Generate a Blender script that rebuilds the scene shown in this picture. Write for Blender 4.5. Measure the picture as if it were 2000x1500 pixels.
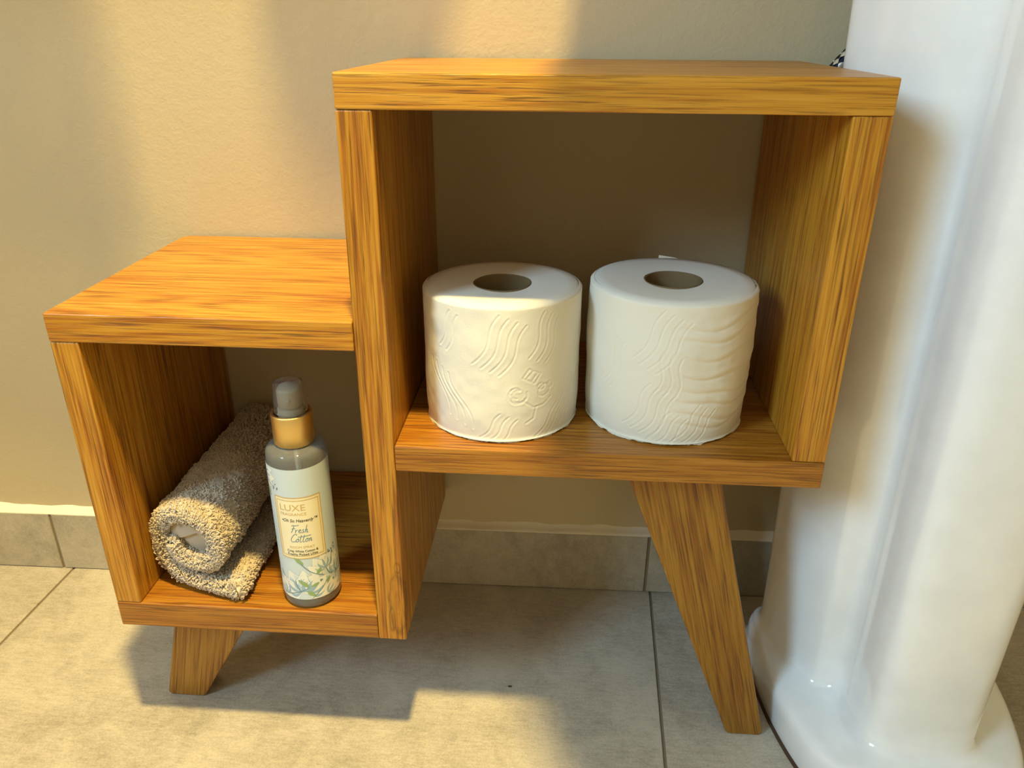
import bpy, bmesh, math, random
import numpy as np
from mathutils import Vector, Matrix

# ------------------------------------------------------------------ clear
for o in list(bpy.data.objects):
    bpy.data.objects.remove(o, do_unlink=True)
scene = bpy.context.scene
COL = scene.collection
S = 0.745            # one modelling unit in metres
random.seed(7)
rng = np.random.default_rng(7)

# ------------------------------------------------------------------ camera
cam_data = bpy.data.cameras.new('camera')
cam = bpy.data.objects.new('camera', cam_data)
COL.objects.link(cam)
cam.location = (0.1723 * S, -0.5960 * S, 0.7041 * S)
cam.rotation_euler = (1.13974, -0.00534, 0.07032)
cam_data.sensor_width = 36
cam_data.lens = 27.564
cam_data.clip_start = 0.01
scene.camera = cam

# ------------------------------------------------------------------ world, lights, exposure
world = bpy.data.worlds.new('world')
scene.world = world
world.use_nodes = True
world.node_tree.nodes['Background'].inputs[0].default_value = (0.62, 0.78, 1.0, 1)
world.node_tree.nodes['Background'].inputs[1].default_value = 1.0

LAMP = (0.16, -0.42, 2.28)
WIN_C = (-1.03, -1.10, 1.34)       # centre of the window opening in the left wall


def area(name, loc, target, sx, sy, power, color, shape='RECTANGLE', spread=180):
    d = bpy.data.lights.new(name, 'AREA')
    d.shape = shape
    d.size = sx
    d.size_y = sy
    d.energy = power
    d.color = color
    d.spread = math.radians(spread)
    o = bpy.data.objects.new(name, d)
    COL.objects.link(o)
    o.location = loc
    v = Vector(target) - Vector(loc)
    o.rotation_euler = v.to_track_quat('-Z', 'Y').to_euler()
    return o


area('ceiling_spot_light', (LAMP[0], LAMP[1], LAMP[2] - 0.005), (0.02, 0.02, 0.3), 0.11, 0.11, 30, (1.0, 0.77, 0.28), 'DISK', 120)
area('window_daylight', (WIN_C[0] - 0.05, WIN_C[1], WIN_C[2]), (0.5, WIN_C[1], WIN_C[2]), 0.55, 0.75, 43, (0.47, 0.75, 1.0))

scene.view_settings.view_transform = 'Standard'
scene.view_settings.look = 'None'
scene.view_settings.exposure = 0.10
scene.view_settings.gamma = 1.0
scene.view_settings.use_curve_mapping = False


# ------------------------------------------------------------------ helpers
def lin(c):
    return tuple((x / 12.92 if x <= 0.04045 else ((x + 0.055) / 1.055) ** 2.4) for x in [v / 255 for v in c]) + (1,)


def tag(o, label=None, cat=None, group=None, kind=None):
    if label:
        o['label'] = label
    if cat:
        o['category'] = cat
    if group:
        o['group'] = group
    if kind:
        o['kind'] = kind
    return o


def empty(name, loc, label=None, cat=None, group=None, kind=None):
    o = bpy.data.objects.new(name, None)
    o.empty_display_size = 0.05
    COL.objects.link(o)
    o.location = loc
    return tag(o, label, cat, group, kind)


def wloc(o):
    v = Vector((0, 0, 0))
    while o is not None:
        v += o.location
        o = o.parent
    return v


def link(name, mesh, mat, parent=None, origin=None):
    """mesh verts are in world metres; the origin is put on the thing's base."""
    o = bpy.data.objects.new(name, mesh)
    COL.objects.link(o)
    n = len(mesh.vertices)
    co = np.empty(n * 3, np.float32)
    mesh.vertices.foreach_get('co', co)
    co = co.reshape(-1, 3)
    if parent is not None:
        w = wloc(parent)
        o.parent = parent
        off = np.array(w)
    else:
        if origin is None:
            mn, mx = co.min(0), co.max(0)
            origin = ((mn[0] + mx[0]) / 2, (mn[1] + mx[1]) / 2, mn[2])
        off = np.array(origin)
        o.location = tuple(float(x) for x in off)
    co = co - off.astype(np.float32)
    mesh.vertices.foreach_set('co', co.ravel())
    mesh.update()
    if mat:
        mesh.materials.append(mat)
    return o


def from_arrays(name, V, F, mat, parent=None, smooth=True, scale=S, uv=None, origin=None):
    me = bpy.data.meshes.new(name)
    V = np.asarray(V, float) * scale
    me.from_pydata(V.tolist(), [], [list(f) for f in F])
    if smooth:
        me.polygons.foreach_set('use_smooth', [True] * len(me.polygons))
    if uv is not None:
        l = me.uv_layers.new(name='UVMap')
        idx = np.empty(len(me.loops), np.int32)
        me.loops.foreach_get('vertex_index', idx)
        l.data.foreach_set('uv', np.asarray(uv, np.float32)[idx].ravel())
    return link(name, me, mat, parent, origin)


def from_quads(name, V, Q, mat, parent=None, smooth=True, scale=S, origin=None):
    """fast path for big quad meshes"""
    me = bpy.data.meshes.new(name)
    V = (np.asarray(V, np.float32) * scale)
    Q = np.asarray(Q, np.int32)
    k = Q.shape[1]
    me.vertices.add(len(V))
    me.vertices.foreach_set('co', V.ravel())
    me.loops.add(Q.size)
    me.loops.foreach_set('vertex_index', Q.ravel())
    me.polygons.add(len(Q))
    me.polygons.foreach_set('loop_start', np.arange(0, Q.size, k, dtype=np.int32))
    me.polygons.foreach_set('loop_total', np.full(len(Q), k, np.int32))
    me.update(calc_edges=True)
    me.validate()
    if smooth:
        me.polygons.foreach_set('use_smooth', [True] * len(me.polygons))
    return link(name, me, mat, parent, origin)


def bm_obj(name, bm, mat, parent=None, smooth=False, scale=S, origin=None):
    bmesh.ops.recalc_face_normals(bm, faces=bm.faces)
    for v in bm.verts:
        v.co *= scale
    me = bpy.data.meshes.new(name)
    bm.to_mesh(me)
    bm.free()
    if smooth:
        me.polygons.foreach_set('use_smooth', [True] * len(me.polygons))
    return link(name, me, mat, parent, origin)


def prism(poly, axis, a0, a1, bevel=0.0015, seg=2):
    """extrude a 2-D polygon along an axis: 'z' -> poly in xy, 'y' -> poly in xz, 'x' -> poly in yz"""
    bm = bmesh.new()

    def P(p, a):
        return {'z': (p[0], p[1], a), 'y': (p[0], a, p[1]), 'x': (a, p[0], p[1])}[axis]
    b = [bm.verts.new(P(p, a0)) for p in poly]
    t = [bm.verts.new(P(p, a1)) for p in poly]
    n = len(poly)
    bm.faces.new(b)
    bm.faces.new(t)
    for i in range(n):
        bm.faces.new((b[i], b[(i + 1) % n], t[(i + 1) % n], t[i]))
    bmesh.ops.recalc_face_normals(bm, faces=bm.faces)
    if bevel:
        es = [e for e in bm.edges if len(e.link_faces) == 2 and e.calc_face_angle(0) > 0.5]
        bmesh.ops.bevel(bm, geom=es, offset=bevel, segments=seg, profile=0.5, affect='EDGES', clamp_overlap=True)
    return bm


def boxbm(x0, x1, y0, y1, z0, z1, bevel=0.0015, seg=2):
    return prism([(x0, y0), (x1, y0), (x1, y1), (x0, y1)], 'z', z0, z1, bevel, seg)


def lathe(profile, cx, cy, n=64, close=False):
    """profile: list of (r, z). returns V, F"""
    V, F = [], []
    m = len(profile)
    for (r, z) in profile:
        for k in range(n):
            a = 2 * math.pi * k / n
            V.append((cx + r * math.cos(a), cy + r * math.sin(a), z))
    rng_i = m if close else m - 1
    for i in range(rng_i):
        j = (i + 1) % m
        for k in range(n):
            l = (k + 1) % n
            F.append((i * n + k, i * n + l, j * n + l, j * n + k))
    return V, F


def catmull(P, n, closed=False):
    P = np.asarray(P, float)
    m = len(P)
    segs = m if closed else m - 1
    out = []
    for i in range(segs):
        def g(k):
            return P[k % m] if closed else P[min(max(k, 0), m - 1)]
        p0, p1, p2, p3 = g(i - 1), g(i), g(i + 1), g(i + 2)
        for s in range(n):
            t = s / n
            out.append(0.5 * ((2 * p1) + (-p0 + p2) * t + (2 * p0 - 5 * p1 + 4 * p2 - p3) * t * t + (-p0 + 3 * p1 - 3 * p2 + p3) * t ** 3))
    if not closed:
        out.append(P[-1])
    return np.array(out)


def tube(path, r, n=12):
    path = [Vector(p) for p in path]
    V, F = [], []
    prev = None
    for i, p in enumerate(path):
        d = (path[min(i + 1, len(path) - 1)] - path[max(i - 1, 0)]).normalized()
        if prev is None:
            u = d.orthogonal().normalized()
        else:
            u = (prev - d * prev.dot(d)).normalized()
        prev = u
        w = d.cross(u)
        rr = r[i] if hasattr(r, '__len__') else r
        for k in range(n):
            a = 2 * math.pi * k / n
            V.append(tuple(p + (u * math.cos(a) + w * math.sin(a)) * rr))
    for i in range(len(path) - 1):
        for k in range(n):
            l = (k + 1) % n
            F.append((i * n + k, i * n + l, (i + 1) * n + l, (i + 1) * n + k))
    F.append(tuple(range(n - 1, -1, -1)))
    F.append(tuple((len(path) - 1) * n + k for k in range(n)))
    return V, F


# ------------------------------------------------------------------ materials
class N:
    def __init__(self, name):
        self.m = bpy.data.materials.new(name)
        self.m.use_nodes = True
        self.t = self.m.node_tree
        self.b = self.t.nodes['Principled BSDF']

    def node(self, typ, **kw):
        n = self.t.nodes.new(typ)
        for k, v in kw.items():
            setattr(n, k, v)
        return n

    def set(self, node, key, val):
        if isinstance(val, bpy.types.NodeSocket):
            self.t.links.new(val, node.inputs[key])
        else:
            node.inputs[key].default_value = val

    def math(self, op, a, b=0.0, c=None):
        n = self.node('ShaderNodeMath', operation=op)
        self.set(n, 0, a)
        self.set(n, 1, b)
        if c is not None:
            self.set(n, 2, c)
        return n.outputs[0]

    def noise(self, vec, scale, detail=2, rough=0.5, dist=0.0):
        n = self.node('ShaderNodeTexNoise')
        self.set(n, 'Vector', vec)
        self.set(n, 'Scale', scale)
        self.set(n, 'Detail', detail)
        self.set(n, 'Roughness', rough)
        self.set(n, 'Distortion', dist)
        return n.outputs['Fac']

    def mix(self, fac, a, b, blend='MIX'):
        n = self.node('ShaderNodeMix', data_type='RGBA', blend_type=blend)
        self.set(n, 0, fac)
        self.set(n, 6, a)
        self.set(n, 7, b)
        return n.outputs[2]

    def ramp(self, fac, stops):
        n = self.node('ShaderNodeValToRGB')
        cr = n.color_ramp
        while len(cr.elements) > 1:
            cr.elements.remove(cr.elements[-1])
        cr.elements[0].position = stops[0][0]
        cr.elements[0].color = stops[0][1]
        for p, c in stops[1:]:
            e = cr.elements.new(p)
            e.color = c
        self.set(n, 0, fac)
        return n.outputs[0]

    def rng(self, v, a, b, c=0.0, d=1.0):
        n = self.node('ShaderNodeMapRange')
        for i, x in enumerate((v, a, b, c, d)):
            self.set(n, i, x)
        return n.outputs[0]

    def coord(self):
        return self.node('ShaderNodeTexCoord').outputs['Object']

    def mapping(self, vec, scale=(1, 1, 1), rot=(0, 0, 0), loc=(0, 0, 0)):
        n = self.node('ShaderNodeMapping')
        self.set(n, 'Vector', vec)
        self.set(n, 'Scale', scale)
        self.set(n, 'Rotation', rot)
        self.set(n, 'Location', loc)
        return n.outputs[0]

    def bump(self, h, strength, dist):
        n = self.node('ShaderNodeBump')
        self.set(n, 'Height', h)
        self.set(n, 'Strength', strength)
        self.set(n, 'Distance', dist)
        self.t.links.new(n.outputs[0], self.b.inputs['Normal'])

    def out(self, **kw):
        names = {'color': 'Base Color', 'rough': 'Roughness', 'metal': 'Metallic', 'ior': 'IOR', 'spec': 'Specular IOR Level',
                 'trans': 'Transmission Weight', 'coat': 'Coat Weight', 'coatr': 'Coat Roughness', 'alpha': 'Alpha',
                 'sheen': 'Sheen Weight', 'sss': 'Subsurface Weight'}
        for k, v in kw.items():
            self.set(self.b, names[k], v)
        return self.m


def oak(name, axis, tilt=0.0, tone=1.0, knot=False, green=1.0):
    """oak with the grain running along one axis of the thing"""
    n = N(name)
    at = n.node('ShaderNodeAttribute', attribute_type='OBJECT', attribute_name='seed')
    sep = n.node('ShaderNodeSeparateXYZ')
    vec = n.coord()
    if tilt:
        vec = n.mapping(vec, rot=(0, tilt, 0))
    n.set(sep, 0, vec)
    seed = at.outputs['Fac']
    order = {'x': (0, 1, 2), 'z': (2, 0, 1), 'y': (1, 0, 2)}[axis]
    along = n.math('ADD', sep.outputs[order[0]], n.math('MULTIPLY', seed, 3.7))
    c1 = n.math('ADD', sep.outputs[order[1]], n.math('MULTIPLY', seed, 1.31))
    c2 = n.math('ADD', sep.outputs[order[2]], n.math('MULTIPLY', seed, 2.17))

    def vec3(a, b, c):
        k = n.node('ShaderNodeCombineXYZ')
        n.set(k, 0, n.math('MULTIPLY', along, a))
        n.set(k, 1, n.math('MULTIPLY', c1, b))
        n.set(k, 2, n.math('MULTIPLY', c2, c))
        return k.outputs[0]
    # growth rings: contour lines of a long stretched field
    fld = n.noise(vec3(1.1, 13, 13), 1.0, 1.0, 0.35)
    ring = n.math('SINE', n.math('ADD', n.math('MULTIPLY', fld, 150), n.math('MULTIPLY', n.noise(vec3(14, 160, 160), 1.0, 2, 0.5), 2.5)))
    ring = n.rng(ring, -1, 1)
    ring = n.math('POWER', ring, 1.6)
    streak = n.noise(vec3(11, 560, 560), 1.0, 3, 0.60, 0.15)
    broad = n.noise(vec3(1.6, 34, 34), 1.0, 2, 0.5)
    pores = n.noise(vec3(22, 820, 820), 1.0, 2, 0.6)
    pmask = n.rng(pores, 0.50, 0.66)
    pmask = n.math('MULTIPLY', pmask, n.rng(ring, 0.0, 0.9, 0.6, 1.0))
    v = n.math('ADD', n.math('MULTIPLY', ring, 0.09), n.math('MULTIPLY', streak, 1.0))
    v = n.math('ADD', v, n.math('MULTIPLY', broad, 0.28))
    t = tone
    col = n.ramp(n.rng(v, 0.36, 1.00), [(0.0, lin((210 * t, 154 * t * green, 58 * t))), (0.45, lin((191 * t, 132 * t * green, 36 * t))),
                                        (0.75, lin((163 * t, 97 * t * green, 22 * t))), (1.0, lin((116 * t, 67 * t * green, 14 * t)))])
    col = n.mix(n.math('MULTIPLY', pmask, 0.75), col, lin((92 * t, 54 * t * green, 16 * t)))
    if knot:        # a bark-edged knot low on the front edge
        wx = n.math('MULTIPLY', n.math('SUBTRACT', n.noise(n.mapping(vec, (240, 240, 90)), 1, 2, 0.6), 0.5), 0.9)
        for (x0, z0, a, b, th) in [(0.0215, 0.188, 0.0075, 0.034, 0.28), (0.0230, 0.232, 0.0030, 0.0060, 0.3), (0.0150, 0.170, 0.0028, 0.014, 0.35)]:
            dx = n.math('DIVIDE', n.math('SUBTRACT', sep.outputs[0], (x0 - 0.067) * S), a * S)
            dz = n.math('DIVIDE', n.math('SUBTRACT', sep.outputs[2], z0 * S), b * S)
            dy = n.math('DIVIDE', n.math('SUBTRACT', sep.outputs[1], -0.134 * S), 0.02 * S)
            d = n.math('SQRT', n.math('ADD', n.math('MULTIPLY', dy, dy), n.math('ADD', n.math('MULTIPLY', dx, dx), n.math('MULTIPLY', dz, dz))))
            d = n.math('ADD', d, wx)
            edge = n.rng(n.math('ABSOLUTE', n.math('SUBTRACT', d, 1.0)), 0.0, th, 1.0, 0.0)
            core = n.math('MULTIPLY', n.rng(d, 0.0, 1.0, 0.5, 0.0), n.rng(n.math('SINE', n.math('MULTIPLY', d, 22)), -1, 1))
            col = n.mix(n.math('MULTIPLY', n.math('MAXIMUM', edge, core), 0.45), col, lin((58, 32, 10)))
    h = n.math('SUBTRACT', n.math('MULTIPLY', streak, 0.4), pmask)
    n.bump(h, 0.35, 0.0006)
    n.out(color=col, rough=n.rng(streak, 0.3, 0.7, 0.27, 0.41), spec=0.5)
    return n.m


OAK_X = oak('oak_grain_across', 'x')
OAK_Z = oak('oak_grain_upright', 'z')
OAK_LEG_L = oak('oak_left_leg', 'z', -0.22, 0.82)
OAK_LEG_R = oak('oak_right_leg', 'z', 0.24, 0.79)
OAK_X_DEEP = oak('oak_grain_across_deep', 'x', 0.0, 0.86, False, 0.95)
OAK_Z_KNOT = oak('oak_grain_upright_knot', 'z', 0.0, 0.97, True)


def mat_wall():
    n = N('taupe_wall_paint')
    c = n.coord()
    big = n.noise(c, 3, 3, 0.5)
    fine = n.noise(c, 420, 2, 0.55)
    mid = n.noise(c, 130, 2, 0.5)
    scr = n.noise(n.mapping(c, (60, 60, 14), (0, 0.5, 0)), 1, 3, 0.6)
    scr = n.math('MULTIPLY', n.rng(scr, 0.63, 0.72), n.rng(n.noise(c, 7, 1), 0.5, 0.6))
    col = n.mix(big, lin((188, 170, 136)), lin((195, 178, 144)))
    h = n.math('ADD', n.math('MULTIPLY', fine, 0.55), n.math('MULTIPLY', mid, 0.6))
    h = n.math('ADD', h, n.math('MULTIPLY', scr, 0.35))
    n.bump(h, 0.32, 0.0016)
    return n.out(color=col, rough=0.62, spec=0.25)


def mat_tile(name, a, b, rough=0.5):
    n = N(name)
    at = n.node('ShaderNodeAttribute', attribute_type='OBJECT', attribute_name='seed')
    k = n.node('ShaderNodeCombineXYZ')
    n.set(k, 0, at.outputs['Fac'])
    n.set(k, 1, n.math('MULTIPLY', at.outputs['Fac'], 2.3))
    ad = n.node('ShaderNodeVectorMath', operation='ADD')
    n.set(ad, 0, n.coord())
    n.set(ad, 1, k.outputs[0])
    c = ad.outputs[0]
    cloud = n.noise(c, 5.5, 6, 0.62, 0.5)
    mid = n.noise(c, 28, 5, 0.7, 0.8)
    fine = n.noise(c, 650, 2, 0.6)
    st = n.noise(n.mapping(c, (90, 500, 90), (0, 0, 0.7)), 1, 3, 0.7)
    v = n.math('ADD', n.math('MULTIPLY', cloud, 0.55), n.math('MULTIPLY', mid, 0.35))
    v = n.math('ADD', v, n.math('MULTIPLY', n.math('SUBTRACT', n.math('ADD', fine, st), 0.66), 0.30))
    col = n.ramp(n.rng(v, 0.28, 0.66), [(0, lin(a)), (1, lin(b))])
    n.bump(n.math('ADD', fine, mid), 0.12, 0.0008)
    return n.out(color=col, rough=rough, spec=0.35)


def simple(name, color, rough=0.5, **kw):
    n = N(name)
    c = n.coord()
    v = n.noise(c, 40, 3, 0.5)
    col = n.mix(v, lin(tuple(x * 0.96 for x in color)), lin(tuple(min(255, x * 1.03) for x in color)))
    return n.out(color=col, rough=rough, **kw)


WALL = mat_wall()
FLOOR_TILE = mat_tile('grey_stone_tile', (122, 112, 96), (192, 181, 162), 0.42)
SKIRT_TILE = mat_tile('grey_skirting_tile', (134, 124, 106), (186, 175, 154), 0.45)
GROUT = simple('grout', (132, 118, 96), 0.9)
CEILING = simple('white_ceiling', (238, 234, 226), 0.8)
SEALANT = simple('cream_sealant', (232, 222, 200), 0.6)
DARK_SEAL = simple('brown_floor_sealant', (70, 48, 30), 0.7)
CERAMIC = simple('white_glazed_ceramic', (238, 238, 236), 0.10, coat=0.6, coatr=0.03, spec=0.5)
FRAME = simple('white_window_frame', (235, 235, 232), 0.4)

# ------------------------------------------------------------------ key dimensions (modelling units)
XS0, XSI, XU1, XRI, W = -0.2660, -0.2405, 0.0276, 0.3719, 0.40
ZT1, ZT0, ZB1, ZB0 = 0.6717, 0.6461, 0.3648, 0.3393
ZS1, ZS0, ZL1, ZL0 = 0.4802, 0.4541, 0.1730, 0.1435
D = 0.2685
WR = 0.0134


def wall_y(x):
    return D + 0.004 + math.tan(WR) * (x + 0.266)


# ------------------------------------------------------------------ room shell
XL, XR, YF, ZC = -1.35, 1.75, -2.30, 3.08      # units


def struct(name, bm, mat, parent=None, **kw):
    o = bm_obj(name, bm, mat, parent, **kw)
    if parent is None:
        o['kind'] = 'structure'
    return o


# back wall follows the slight angle between wall and shelf
struct('wall_back', prism([(XL - .1, wall_y(XL - .1)), (XR + .1, wall_y(XR + .1)), (XR + .1, wall_y(XR) + .15), (XL - .1, wall_y(XL) + .15)], 'z', -0.02, ZC, 0), WALL)
struct('wall_right', boxbm(XR, XR + .12, YF, wall_y(XR) - .001, -0.02, ZC, 0), WALL)
struct('ceiling', boxbm(XL - .12, XR + .12, YF - .12, wall_y(XR) + .15, ZC, ZC + .1, 0), CEILING)
struct('wall_front', boxbm(XL - .12, XR + .12, YF - .12, YF, -0.02, ZC, 0), WALL)
# left wall, with the window opening left out of it
wy0, wy1 = WIN_C[1] / S - 0.39, WIN_C[1] / S + 0.39
wz0, wz1 = WIN_C[2] / S - 0.53, WIN_C[2] / S + 0.53
fw = bmesh.new()
YB = wall_y(XL) - .001
for (a, b, c, d) in [(YF, wy0, -0.02, ZC), (wy1, YB, -0.02, ZC), (wy0, wy1, -0.02, wz0), (wy0, wy1, wz1, ZC)]:
    vs = [fw.verts.new(p) for p in [(XL - .12, a, c), (XL - .12, b, c), (XL, b, c), (XL, a, c), (XL - .12, a, d), (XL - .12, b, d), (XL, b, d), (XL, a, d)]]
    for f in [(0, 1, 2, 3), (4, 5, 6, 7), (0, 1, 5, 4), (1, 2, 6, 5), (2, 3, 7, 6), (3, 0, 4, 7)]:
        fw.faces.new([vs[i] for i in f])
struct('wall_left', fw, WALL)
win = empty('window_1', (XL * S, WIN_C[1], wz0 * S), kind='structure')
for (a, b, c, d) in [(wy0, wy0 + .03, wz0, wz1), (wy1 - .03, wy1, wz0, wz1), (wy0 + .03, wy1 - .03, wz0, wz0 + .03), (wy0 + .03, wy1 - .03, wz1 - .03, wz1)]:
    bm_obj('window_frame', boxbm(XL - .05, XL - .01, a, b, c, d), FRAME, win)

# floor: grout bed with single tiles on it
floor = bm_obj('floor', boxbm(XL - .12, XR + .12, YF - .12, wall_y(XR) + .15, -0.08, -0.0022, 0), GROUT)
floor['kind'] = 'structure'
TS, GR, TA = 0.811, 0.0036, 0.028
ca, sa = math.cos(TA), math.sin(TA)
tx0, ty0 = 0.3030, 0.30        # a joint line crosses the skirting here
tile_no = 0
for i in range(-3, 3):
    for j in range(-4, 1):
        x0, x1 = i * TS + GR / 2, (i + 1) * TS - GR / 2
        y0, y1 = (j - 0) * TS - TS + GR / 2 + 0.06, j * TS - GR / 2 + 0.06
        pts = [(x0, y0), (x1, y0), (x1, y1), (x0, y1)]
        pts = [(tx0 + ca * x + sa * y, ty0 - sa * x + ca * y) for x, y in pts]
        if max(p[0] for p in pts) < XL or min(p[0] for p in pts) > XR or max(p[1] for p in pts) < YF:
            continue
        pts = [(min(max(x, XL + .001), XR - .001), max(min(y, wall_y(x) - .0005), YF + .001)) for x, y in pts]
        t = bm_obj('tile', prism(pts, 'z', -0.014, 0.0, 0.0009, 2), FLOOR_TILE, floor)
        t['seed'] = 1.7 * tile_no
        tile_no += 1

# tiled skirting along the back wall, with its bead of sealant
ST, SH = 0.0118, 0.0905
skirt = empty('baseboard_back', (0, (wall_y(0) - ST) * S, 0), kind='structure')
joints = [-1.345, -0.5195, 0.2965, 1.11, 1.74]
for k in range(4):
    a, b = joints[k] + .002, joints[k + 1] - .002
    t = bm_obj('skirting_tile', prism([(a, wall_y(a) - ST), (b, wall_y(b) - ST), (b, wall_y(b)), (a, wall_y(a))], 'z', 0.0012, SH, 0.0008, 2), SKIRT_TILE, skirt)
    t['seed'] = 3.1 * k + 0.6
g = prism([(joints[0], wall_y(joints[0]) - ST + .002), (joints[-1], wall_y(joints[-1]) - ST + .002), (joints[-1], wall_y(joints[-1])), (joints[0], wall_y(joints[0]))], 'z', 0.0002, SH - .001, 0)
bm_obj('skirting_grout', g, GROUT, skirt)
# sealant bead: slightly uneven sloping fillet on the skirting's top edge
V, F = [], []
nx = 300
for i in range(nx + 1):
    x = joints[0] + .002 + (joints[-1] - joints[0] - .004) * i / nx
    wob = 0.0008 * math.sin(x * 61) + 0.0007 * math.sin(x * 137 + 1) + random.uniform(-.0004, .0004)
    y = wall_y(x)
    for (dy, z) in [(-ST + .0006, SH - .0002), (-ST + .0012, SH + .0012), (-ST * .55, SH + .0026 + wob * .4), (-.0015, SH + .0058 + wob), (0.0006, SH + .0085 + wob)]:
        V.append((x, y + dy, z))
for i in range(nx):
    for k in range(4):
        a = i * 5 + k
        F.append((a, a + 5, a + 6, a + 1))
tr = from_arrays('trim_1', V, F, SEALANT)
tr['kind'] = 'structure'

# ------------------------------------------------------------------ the stepped oak shelf unit
shelf = empty('shelf_unit', (0.067 * S, 0.134 * S, 0), 'stepped solid oak shelf unit with two open boxes on splayed legs', 'shelf')


def board(name, bm, mat, seed, label=None):
    o = bm_obj(name, bm, mat, shelf)
    o['seed'] = seed
    if label:
        o['label'] = label
    return o


def rounded_back(x0, x1, y0, y1, rl, rr, n=6):
    p = [(x0, y0), (x1, y0)]
    if rr:
        p += [(x1 - rr + rr * math.cos(a), y1 - rr + rr * math.sin(a)) for a in [math.pi / 2 * k / n for k in range(n + 1)]]
    else:
        p.append((x1, y1))
    if rl:
        p += [(x0 + rl - rl * math.sin(a), y1 - rl + rl * math.cos(a)) for a in [math.pi / 2 * k / n for k in range(n + 1)]]
    else:
        p.append((x0, y1))
    return p


BV = 0.0013
board('top_board', prism(rounded_back(0, W, 0, D, .010, .010), 'z', ZT0, ZT1, BV), OAK_X, 0.31, 'oak top board of the taller box')
board('side_panel', boxbm(0, XU1, 0.0004, D - .001, ZL0, ZT0 - .0002, BV), OAK_Z_KNOT, 0.77, 'tall oak panel shared by both boxes')
board('side_panel', boxbm(XRI, W, 0.0006, D - .001, ZB1 + .0002, ZT0 - .0002, BV), OAK_Z, 1.93, 'oak end panel beside the white pedestal')
board('bottom_board', boxbm(XU1 + .0003, W, 0.0002, D - .001, ZB0, ZB1, BV), OAK_X_DEEP, 2.45, 'oak floor of the taller box')
board('top_board', prism(rounded_back(XS0, -0.0005, 0.0, D, .012, 0), 'z', ZS0, ZS1, BV), OAK_X, 3.62, 'oak top board of the lower box')
board('side_panel', boxbm(XS0, XSI, 0.0005, D - .001, ZL1 + .0002, ZS0 - .0002, BV), OAK_Z, 4.18, 'oak left end panel of the lower box')
board('bottom_board', boxbm(XS0, -0.0004, 0.0003, D - .001, ZL0, ZL1, BV), OAK_X_DEEP, 5.27, 'oak floor of the lower box')


def leg(top, bot, ztop, y0, y1, mat, seed):
    """flat tapering leg: top and bottom are (x left, x right)"""
    r = 0.004
    poly = [(bot[0] + r * .6, 0), (bot[1] - r * .6, 0), (bot[1] + .001, r), (top[1], ztop), (top[0], ztop), (bot[0] - .001, r)]
    board('leg', prism(poly, 'y', y0, y1, 0.0016), mat, seed)


LT = 0.034
leg((-.2313, -.1385), (-.2643, -.2214), ZL0, 0.0462, 0.0462 + LT, OAK_LEG_L, 6.1)
leg((.2305, .3191), (.3655, .4035), ZB0, 0.0382, 0.0382 + LT, OAK_LEG_R, 7.4)
leg((-.2313, -.1385), (-.2643, -.2214), ZL0, D - .045 - LT, D - .045, OAK_LEG_L, 8.2)
leg((.2305, .3191), (.3655, .4035), ZB0, D - .045 - LT, D - .045, OAK_LEG_R, 9.3)

# ------------------------------------------------------------------ toilet rolls
PAPER = N('white_tissue')
_c = PAPER.coord()
_f = PAPER.noise(_c, 900, 2, 0.6)
PAPER.bump(_f, 0.15, 0.0006)
PAPER = PAPER.out(color=lin((228, 222, 206)), rough=0.9, spec=0.1, sheen=0.15)
PAPER_END = N('tissue_roll_end')
_c = PAPER_END.coord()
_s = PAPER_END.node('ShaderNodeSeparateXYZ')
PAPER_END.set(_s, 0, _c)
_r = PAPER_END.math('SQRT', PAPER_END.math('ADD', PAPER_END.math('POWER', _s.outputs[0], 2.0), PAPER_END.math('POWER', _s.outputs[1], 2.0)))
_h = PAPER_END.math('SINE', PAPER_END.math('MULTIPLY', _r, 7000))
_h = PAPER_END.math('ADD', PAPER_END.math('MULTIPLY', _h, 0.3), PAPER_END.noise(_c, 500, 3, 0.6))
PAPER_END.bump(_h, 0.12, 0.0006)
PAPER_END = PAPER_END.out(color=lin((228, 223, 209)), rough=0.92, spec=0.1)
CARD = simple('grey_brown_cardboard', (118, 98, 68), 0.9, spec=0.1)


def seg_dist(px, py, pts):
    d = np.full(px.shape, 1e9)
    for (a, b) in zip(pts[:-1], pts[1:]):
        ax, ay = a
        bx, by = b
        vx, vy = bx - ax, by - ay
        L = vx * vx + vy * vy + 1e-12
        t = np.clip(((px - ax) * vx + (py - ay) * vy) / L, 0, 1)
        d = np.minimum(d, np.hypot(px - ax - t * vx, py - ay - t * vy))
    return d


def ring_pts(cx, cy, rx, ry, a0=0, a1=2 * math.pi, n=20, rot=0):
    o = []
    for k in range(n + 1):
        a = a0 + (a1 - a0) * k / n
        x, y = rx * math.cos(a), ry * math.sin(a)
        o.append((cx + x * math.cos(rot) - y * math.sin(rot), cy + x * math.sin(rot) + y * math.cos(rot)))
    return o


def vnoise(x, y, seed):
    """smooth lattice noise on numpy arrays"""
    r = np.random.default_rng(seed)
    T = r.random((64, 64))
    xi, yi = np.floor(x).astype(int), np.floor(y).astype(int)
    fx, fy = x - xi, y - yi
    fx, fy = fx * fx * (3 - 2 * fx), fy * fy * (3 - 2 * fy)
    g = lambda a, b: T[a % 64, b % 64]
    return (g(xi, yi) * (1 - fx) + g(xi + 1, yi) * fx) * (1 - fy) + (g(xi, yi + 1) * (1 - fx) + g(xi + 1, yi + 1) * fx) * fy


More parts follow.
